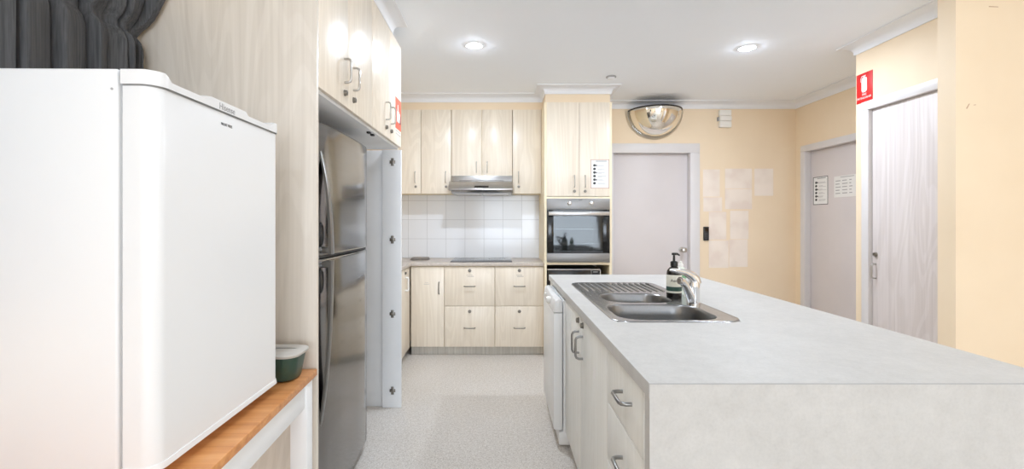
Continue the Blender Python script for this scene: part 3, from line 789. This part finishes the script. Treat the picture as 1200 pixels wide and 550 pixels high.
# base cabinets on the back wall
YB = 4.430; MBs = face_front(YB)
def kick(par, x0, x1): MB().box((x0, 4.485, 0), (x1, 4.501, .086)).build('kickboard', KICK, par)
bc = thing('base_cabinet', 'cream single door base cabinet in the corner left of the drawers', 'cabinet', (-.69, 4.7, 0))
MB().box((-.853, YB+.019, .086), (-.528, Y_BACK-.012, .864)).build('carcass', EDGE, bc)
d = front(bc, 'door', MBs, -.848, -.530, .089, .857, CREAM); handle(d, MBs, -.578, .655, True, .110, .0055, LOCKM)
b = MB(MBs); b.box((-.715, .706, 0), (-.680, .708, .0004)); b.box((-.725, .690, 0), (-.672, .693, .0004)); b.build('faint_marks', GINK, d)
kick(bc, -.853, -.528)
for x0, x1, lab in ((-.524, -.044, 'cream two drawer base unit below the left half of the cooktop'),
                    (-.038, .426, 'cream two drawer base unit beside the oven tower')):
    u = thing('drawer_unit', lab, 'cabinet', ((x0+x1)/2, 4.7, 0), 'drawer units under the back bench')
    MB().box((x0-.002, YB+.019, .086), (x1+.002, Y_BACK-.012, .864)).build('carcass', EDGE, u)
    xc = (x0+x1)/2
    for z0, z1, hz, lz in ((.482, .857, .672, .822), (.089, .478, .272, .429)):
        d = front(u, 'drawer_front', MBs, x0, x1, z0, z1, CREAM)
        handle(d, MBs, xc, hz, False, .105, .0050, LOCKM); lock_on(d, MBs, xc, lz, .014)
        if z0 > .3:
            b = MB(MBs); b.box((xc-.03, lz-.045, 0), (xc+.028, lz-.043, .0004)); b.box((xc-.022, lz-.058, 0), (xc+.04, lz-.055, .0004)); b.build('drawer_marking', INK, d)
    kick(u, x0-.003, x1+.003)
# return of the bench along the left side
rc = thing('return_cabinet', 'cream base cabinet on the left return with a pale latch, beyond the alcove panel', 'cabinet', (-1.1, 3.85, 0))
MR = face_right(-.855)
MB().box((X_LEFT+.002, 3.26, .086), (-.875, 4.446, .864)).build('carcass', EDGE, rc)
d = front(rc, 'door', MR, 3.90, 4.405, .089, .857, CREAM); d0 = front(rc, 'door', MR, 3.265, 3.896, .089, .857, CREAM)
b = MB(MR); b.tube([(4.20, .78, 0), (4.20, .78, .02), (4.20, .772, .028), (4.20, .672, .028), (4.20, .664, .02), (4.20, .664, 0)], .009, 10); b.build('handle', PLASTIC, d)
lock_on(d, MR, 4.19, .822, .012)
MB().box((-.925, 3.26, 0), (-.910, 4.484, .086)).build('kickboard', KICK, rc)
# L-shaped rear worktop
b = MB(); b.prism([(X_LEFT+.001, 3.25), (-.845, 3.25), (-.845, 4.415), (TW0-.002, 4.415), (TW0-.002, Y_BACK-.0085), (X_LEFT+.001, Y_BACK-.0085)], 2, .866, .900, 0, .002)
tag(b.build('rear_benchtop', TAUPE), 'taupe laminate worktop along the tiled back wall and left return', 'worktop')
# cooktop
ck = thing('cooktop', 'flat dark ceramic cooktop on the taupe worktop below the range hood', 'cooktop', (-.175, 4.70, .90))
MB().box((-.475, 4.45, .9003), (.125, 4.95, .906), .002).build('glass_plate', HOBG, ck)
for x, y, r in ((-.33, 4.57, .09), (-.02, 4.57, .075), (-.33, 4.82, .075), (-.02, 4.82, .09)):
    b = MB(); b.lathe([(r, .9061), (r, .9064), (r-.003, .9064), (r-.003, .9061)], (x, y, 0), 2, 40, 0, False, False); b.build('burner_ring', GINK, ck)
# folded cloth on the bench
b = MB(); rnd = random.Random(5)
for k in range(3):
    rs = []
    for zz, ins in ((.9005+k*.009, .006), (.903+k*.009, 0), (.907+k*.009, 0), (.9095+k*.009, .006)):
        rs.append([(p[0]+rnd.uniform(-.002, .002), p[1]+rnd.uniform(-.002, .002), zz) for p in rrect(-.905+ins+k*.006, 4.66+ins, -.715-ins-k*.004, 4.78-ins, .02, 4)])
    b.rings(rs)
tag(b.build('folded_cloth', plain('grey_cloth', rgb(150, 144, 138), .8, var=.15, vs=40)), 'small folded grey cloth lying on the taupe worktop in the left corner', 'cloth')

# ------------------------------------------------------------------ oven tower
MTW = face_front(Y_TOW)
ot = thing('oven_tower', 'tall cream cabinet tower housing the oven, with two doors on top', 'cabinet', (.75, 4.68, 0))
for x0, x1 in ((TW0, TW0+.022), (TW1-.022, TW1)): MB().box((x0, Y_TOW+.003, 0), (x1, Y_BACK-.001, 2.431)).build('side_board', EDGE, ot, smooth=False)
x0, x1 = TW0+.022, TW1-.022
for z0, z1 in ((.560, .578), (.882, .903), (1.512, 1.530), (2.41, 2.43)): MB().box((x0, Y_TOW+.004, z0), (x1, Y_BACK-.02, z1)).build('shelf', EDGE, ot, smooth=False)
MB().box((x0, Y_BACK-.02, 0), (x1, Y_BACK-.002, 2.43)).build('back_board', PANEL, ot)
for a, c, hu in ((.4525, .7605, .714), (.7635, 1.0505, .815)):
    d = front(ot, 'door', MTW, a, c, 1.534, 2.428, CREAM); handle(d, MTW, hu, 1.675, True, .110, .0050); lock_on(d, MTW, hu+.002, 1.582, .012)
d = front(ot, 'drawer_front', MTW, .4525, 1.0505, .103, .557, CREAM); handle(d, MTW, .75, .40, False, .105, .0050)
MB().box((x0, Y_TOW+.05, 0), (x1, Y_TOW+.066, .10)).build('kickboard', KICK, ot)
# oven
ov = thing('built_in_oven', 'stainless steel and black glass built in oven in the cream tower', 'oven', (.751, 4.6, .904))
ox0, ox1 = .4535, 1.0495; YO = Y_TOW-.012; MO = face_front(YO)
b = MB(); b.box((ox0+.02, YO+.03, .906), (ox1-.02, YO+.05, .955)); b.box((ox0+.02, YO+.03, 1.40), (ox1-.02, YO+.50, 1.508))
b.box((ox0+.02, YO+.03, .906), (ox1-.02, YO+.50, .94)); b.box((ox0+.02, YO+.03, .94), (ox0+.07, YO+.50, 1.40)); b.box((ox1-.07, YO+.03, .94), (ox1-.02, YO+.50, 1.40)); b.box((ox0+.07, YO+.45, .94), (ox1-.07, YO+.50, 1.40))
b.build('cavity', CAVITY, ov, smooth=False)
b = MB()
for zz in (1.08, 1.22):
    for k in range(9): b.tube([(ox0+.072, YO+.07+k*.04, zz), (ox1-.072, YO+.07+k*.04, zz)], .0025, 6)
b.build('racks', CHROME, ov)
MB(MO).box((ox0, 1.407, -.03), (ox1, 1.511, .0), .002).build('control_panel', OSTEEL, ov)
for x in (.667, .873):
    b = MB(MO); b.lathe([(.022, 0), (.022, .004), (.017, .006), (.015, .026), (.012, .028), (0, .028)], (x, 1.467, 0), 2, 24); b.box((x-.0025, 1.467, .026), (x+.0025, 1.481, .0295)); b.build('knob', CHROME, ov)
b = MB(MO); b.box((.752, 1.495, 0), (.786, 1.499, .0005)); b.build('brand_mark', INK, ov)
dg = MB(MO); dg.box((ox0, .994, -.028), (ox0+.062, 1.402, -.004), .001); dg.box((ox1-.062, .994, -.028), (ox1, 1.402, -.004), .001)
dg.box((ox0+.062, 1.345, -.028), (ox1-.062, 1.402, -.004)); dg.box((ox0+.062, .994, -.028), (ox1-.062, 1.015, -.004)); dgo = dg.build('oven_door', BLKGLASS, ov)
MB(MO).box((ox0+.060, 1.010, -.016), (ox1-.060, 1.350, -.010)).build('door_glass', OVENG, dgo)
MB(MO).box((ox0, .906, -.028), (ox1, .992, -.002), .0015).build('lower_trim', OSTEEL, dgo)
b = MB(MO); b.box((ox0+.012, 1.350, .020), (ox1-.012, 1.388, .034), .004)
for x in (ox0+.03, ox1-.05): b.box((x, 1.358, -.006), (x+.02, 1.380, .022), .002)
b.build('handle', HSTEEL, dgo)
# microwave
mw = thing('microwave', 'black microwave with a silver trim in the shelf gap below the oven', 'microwave', (.71, 4.6, .578))
ym = Y_TOW+.06
MB().box((.462, ym+.012, .590), (.975, ym+.40, .838), .006).build('case', BLACK, mw)
MB(face_front(ym)).box((.468, .596, -.012), (.885, .822, 0), .002).build('door', BLKGLASS, mw)
MB(face_front(ym)).box((.889, .596, -.012), (.970, .822, 0), .002).build('control_panel', BLACK, mw)
b = MB(face_front(ym)); b.box((.462, .824, -.012), (.978, .836, .006), .003); b.box((.968, .600, -.012), (.978, .836, .006), .003); b.box((.884, .60, -.012), (.889, .824, .003)); b.build('silver_trim', HSTEEL, mw)
b = MB(face_front(ym)); b.box((.905, .803, 0), (.950, .812, .0008)); b.build('display', GINK, mw)
for x in (.49, .945):
    for y in (ym+.05, ym+.36):
        b = MB(); b.lathe([(.014, .5785), (.014, .591)], (x, y, 0), 2, 12); b.build('foot', BLACK, mw)

# ------------------------------------------------------------------ notices, papers, signs
def notice(name, label, M, u0, u1, v0, v1, edge, rows, icon, group=None, w0=0.0, icons=True):
    r = thing(name, label, 'notice', M @ Vector(((u0+u1)/2, (v0+v1)/2, w0)), group)
    MB(M).box((u0, v0, w0+.0003), (u1, v1, w0+.0018)).build('sheet', PAPER, r, smooth=False)
    W, H = u1-u0, v1-v0
    if edge:
        b = MB(M); e = .006
        b.box((u0, v0, w0+.0016), (u0+e, v1, w0+.0026)); b.box((u1-e, v0, w0+.0016), (u1, v1, w0+.0026))
        b.box((u0, v0, w0+.0016), (u1, v0+e, w0+.0026)); b.box((u0, v1-e, w0+.0016), (u1, v1, w0+.0026)); b.build('border', edge, r, smooth=False)
    b = MB(M); rnd = random.Random(int(abs(u0)*1000)); bi = MB(M)
    b.box((u0+W*.28, v1-H*.075, w0+.0018), (u1-W*.14, v1-H*.045, w0+.0022))
    for k in range(rows):
        vv = v1-H*(.16+.74*k/rows); hh = H*.74/rows
        if icons:
            cx = u0+W*.21
            bi.rings([[(cx+q*W*.075*math.cos(a), vv-hh*.35+q*hh*.36*math.sin(a), w0+w) for a in [2*PI*i/9 for i in range(9)]] for q, w in ((1, .0018), (1, .0024))])
            if k % 2 == 0: bi.box((cx+W*.08, vv-hh*.6, w0+.0018), (cx+W*.13, vv-hh*.2, w0+.0024))
            b.box((u0+W*.38, vv-hh*.42, w0+.0018), (u0+W*rnd.uniform(.62, .9), vv-hh*.32, w0+.0022))
            b.box((u0+W*.38, vv-hh*.66, w0+.0018), (u0+W*rnd.uniform(.6, .9), vv-hh*.58, w0+.0022))
        else:
            for a, c in ((.07, .30), (.36, .60), (.66, .80)):
                b.box((u0+W*a, vv-hh*.55, w0+.0018), (u0+W*(c-rnd.uniform(0, .06)), vv-hh*.30, w0+.0022))
    b.build('printed_lines', GINK, r, smooth=False)
    if icons: bi.build('pictograms', INK, r, smooth=False)
    else: bi.bm.free()
    return r
notice('safety_notice', 'white picture notice with red brown border on the oven tower door', MTW, .868, 1.046, 1.608, 1.884, BORDER, 6, True)
notice('door_notice', 'black framed picture notice on the grey door at the right', MR_, -4.766, -4.553, 1.464, 1.748, INK, 6, True, w0=-.045)
notice('door_timetable', 'plain white printed sheet beside the black framed notice on the grey door', MR_, -4.47, -4.175, 1.526, 1.728, None, 5, False, w0=-.045, icons=False)
pp = [(823.8, 843.4, 198.8, 230.6, 'tall faded paper at the upper left of the wall papers, next to the door frame'),
      (849.6, 881, 197.8, 221.2, 'wide faded paper in the middle of the top row on the cream wall'),
      (884, 906, 197.8, 229.6, 'faded paper at the far right of the wall papers'),
      (849.6, 881, 221.8, 245.3, 'wide faded paper directly under the wide one of the top row'),
      (824.2, 846, 231.4, 248, 'short faded paper just above the black keypad, left edge of the wall papers'),
      (830.6, 851, 248.6, 281, 'tall faded paper right beside the black keypad'),
      (855.5, 877, 247.2, 280.4, 'tall faded paper with a grey smudge near its top, second row from the bottom'),
      (830.6, 853.6, 282, 314, 'left one of the two faded papers in the bottom row'),
      (854.4, 876, 281, 313, 'right one of the two faded papers in the bottom row')]
for i, (a, c, y0, y1, lab) in enumerate(pp):
    s = F/Y_BACK
    o = MB(MB_).box(((a-585)/s, 1.3-(y1-259)/s, .0004), ((c-585)/s, 1.3-(y0-259)/s, .0022)).build('wall_paper_sheet', BLUR, smooth=False)
    tag(o, lab, 'paper', 'faded papers on the cream back wall')
# black keypad
kp = thing('door_keypad', 'small black keypad on the cream wall right of the grey door', 'keypad', (2.23, Y_BACK, 1.16))
MB(MB_).box((2.203, 1.088, 0), (2.259, 1.236, .022), .004).build('case', BLACK, kp)
b = MB(MB_)
for k in range(4): b.box((2.214, 1.105+k*.018, .0215), (2.248, 1.117+k*.018, .0235), .001)
b.build('keys', INK, kp)
b = MB(MB_); b.box((2.214, 1.190, .0215), (2.248, 1.222, .0228)); b.build('screen', BLKGLASS, kp)
# alarm box on the back wall
ab = thing('alarm_box', 'small off white alarm box high on the back wall beside the mirror dome', 'sensor', (2.425, Y_BACK, 2.39))
for nm, z0, z1, d in (('upper_case', 2.427, 2.492, .045), ('middle_case', 2.372, 2.424, .052), ('lower_case', 2.305, 2.369, .048)):
    MB(MB_).box((2.365, z0, 0), (2.490, z1, d), .006).build(nm, PLASTIC, ab)
MB(MB_).box((2.352, 2.375, 0), (2.364, 2.418, .03), .002).build('side_switch', GINK, ab)
# convex mirror dome in the corner of wall and ceiling
md = thing('mirror_dome', 'convex half dome safety mirror where the back wall meets the ceiling, above the grey door', 'mirror', (1.67, Y_BACK, 2.49))
R, cx, cz = .275, 1.672, 2.478
b = MB(); rs = []
nA, nB = 40, 20
for j in range(nB+1):                       # j: from the wall (0) forward to the top front edge
    a = j/nB*PI/2
    rs.append([(cx+R*math.cos(t_), Y_BACK-.012-R*math.sin(-t_)*0-abs(math.sin(t_))*R*math.sin(a), cz+math.sin(t_)*R*math.cos(a)) for t_ in [PI+PI*i/nA for i in range(nA+1)]])
b.rings(rs, 0, False, False, False); o = b.build('mirror_shell', MIRROR, md, angle=80)
b = MB()
b.tube([(cx+(R+.004)*math.cos(t_), Y_BACK-.012-(R+.004)*math.sin(t_), cz+.004) for t_ in [PI*i/40 for i in range(41)]], .007, 8); b.build('top_rim', BLACK, md)
b = MB(); rs = []
for rr, yy in ((R-.004, -.004), (R-.002, -.013), (R+.030, -.012), (R+.036, -.006), (R+.036, -.002)):
    rs.append([(cx+rr*math.cos(t_), Y_BACK+yy, cz+.01+rr*math.sin(t_)) for t_ in [PI+PI*i/48 for i in range(49)]])
b.rings(rs, 0, False, False, False); b.build('clear_flange', CLEARP, md, angle=50)
b = MB(); b.tube([(cx+(R+.010)*math.cos(t_), Y_BACK-.012, cz+(R+.010)*math.sin(t_)) for t_ in [PI+PI*i/48 for i in range(49)]], .004, 6); b.build('lower_rim', NICKEL, md)
b = MB(); b.prism([(cx+R*math.cos(t_), Y_BACK-.004-R*math.sin(t_)) for t_ in [PI*i/40 for i in range(41)]], 2, cz+.004, cz+.008); b.build('top_cover', BLACK, md)

# fire extinguisher sign on the cupboard wall
fs = thing('fire_extinguisher_sign', 'red sign with white extinguisher picture on the cream wall beside the cupboard door', 'sign', (X_CLOS, 3.29, 2.25))
u0, u1, v0, v1 = -3.362, -3.218, 2.148, 2.358
MB(MC_).box((u0, v0, .0003), (u1, v1, .003), .001).build('plate', RED, fs)
uc = (u0+u1)/2-.001
b = MB(MC_); bd = rrect(uc-.024, v0+.072, uc+.024, v1-.030, .018, 6); b.rings([loop(bd, .003), loop(bd, .0036)])
b.box((uc-.009, v1-.034, .003), (uc+.009, v1-.022, .0036)); b.box((uc-.022, v1-.024, .003), (uc+.014, v1-.018, .0036))
b.tube([(uc-.020, v1-.021, .0034), (uc-.031, v1-.036, .0034), (uc-.033, v1-.060, .0034)], .002, 6); b.build('extinguisher_picture', SIGNW, fs)
text_mesh('FIRE', .022, MC_ @ Matrix.Translation((uc, v0+.056, .0032)), SIGNW, 'sign_lettering', fs)
text_mesh('EXTINGUISHER', .0205, MC_ @ Matrix.Translation((uc, v0+.032, .0032)), SIGNW, 'sign_lettering', fs, .0004, None, .9)
# red sticker on the last overhead door
fb = thing('fire_blanket_sticker', 'red sticker with a white picture on the last overhead cabinet door', 'sign', (XF, 3.11, 2.02))
u0, u1, v0, v1 = 3.030, 3.196, 1.915, 2.122
MB(MF).box((u0, v0, .0003), (u1, v1, .0014)).build('plate', REDP, fb, smooth=False)
def poly(b, pts, w0, w1): b.rings([[(p[0], p[1], w0) for p in pts], [(p[0], p[1], w1) for p in pts]])
b = MB(MF); poly(b, [(u0+.045, v0+.05), (u0+.045, v0+.115), (u0+.062, v0+.125), (u0+.062, v0+.165), (u0+.078, v0+.165), (u0+.078, v0+.128), (u0+.135, v0+.105), (u0+.120, v0+.050)], .0014, .0020); b.build('white_picture', SIGNW, fb, smooth=False)
b = MB(MF); poly(b, [(u0+.118, v0+.045), (u0+.125, v0+.105), (u0+.150, v0+.105), (u0+.150, v0+.045)], .0014, .0022); b.build('dark_picture', INK, fb, smooth=False)
b = MB(MF)
for k in range(2):
    for q in range(7): b.box((u0+.010+q*.021, v0-.018-k*.02, 0), (u0+.024+q*.021, v0-.010-k*.02, .0005))
b.build('small_print', GINK, fb, smooth=False)
# scuffs on the near wall belong to its paint
b = MB(face_front(2.40)); poly(b, [(2.43, 1.885), (2.445, 1.91), (2.452, 1.912), (2.438, 1.884)], -.001, .0003); poly(b, [(2.55, 2.42), (2.60, 2.417), (2.60, 2.413), (2.55, 2.414)], -.001, .0003)
poly(b, [(2.47, 1.905), (2.483, 1.907), (2.483, 1.903), (2.47, 1.902)], -.001, .0003); sf = structure(b.build('trim_10', SCUFF, smooth=False))

# ------------------------------------------------------------------ ceiling fittings
def downlight(x, y, label, k):
    d = thing('downlight', label, 'ceiling light', (x, y, CEIL), 'recessed downlights')
    b = MB(); b.lathe([(.070, CEIL-.0002), (.070, CEIL-.004), (.066, CEIL-.006), (.056, CEIL-.005), (.054, CEIL-.002)], (x, y, 0), 2, 40, 0, False, False); b.build('trim_ring', CORN, d)
    b = MB(); b.lathe([(.055, CEIL-.0030), (.040, CEIL-.0036), (0, CEIL-.004)], (x, y, 0), 2, 36, 0, False, True); b.build('lens', LENS, d)
    l = area('downlight_lamp', (0, 0, -.012), (0, 0, 0), .10, .10, k, (.825, .925, 1.065), 'DISK'); l.parent = d
    ld_ = bpy.data.lights.new('downlight_glow', 'POINT'); ld_.energy = HALO; ld_.color = (.825, .925, 1.065); ld_.shadow_soft_size = .010  # extra point lamp added for a halo on the ceiling
    l = bpy.data.objects.new('downlight_glow', ld_); C.objects.link(l); l.location = (0, 0, -.016); l.parent = d
    return d
downlight(-.182, 3.37, 'lit round downlight in the ceiling in front of the wall cabinets', LAMP_V)
downlight(1.84, 3.42, 'lit round downlight in the ceiling out from the mirror dome', LAMP_V)
downlight(.10, 1.50, 'added unseen round downlight above the near aisle beside the bar fridge', LAMP_N)  # near pair lies out of view, added to light the room
downlight(1.84, 1.60, 'added unseen round downlight above the near end of the island', LAMP_N)
downlight(-.55, -.4, 'added unseen round downlight over the dining end behind the white bar fridge', LAMP_D)  # dining end pair is unseen, added for fill light
downlight(2.2, -.5, 'added unseen round downlight over the dining end near the side wall', LAMP_D)
sd = thing('smoke_detector', 'small round white detector on the ceiling in front of the oven tower', 'smoke detector', (.996, 4.10, CEIL))
b = MB(); b.lathe([(.045, CEIL-.0002), (.045, CEIL-.008), (.040, CEIL-.012), (.026, CEIL-.012)], (.996, 4.10, 0), 2, 32, 0, False, False); b.build('base_ring', GINK, sd)
b = MB(); b.lathe([(.034, CEIL-.010), (.032, CEIL-.022), (.020, CEIL-.026), (0, CEIL-.027)], (.996, 4.10, 0), 2, 32, 0, False, True); b.build('cover', CORN, sd)
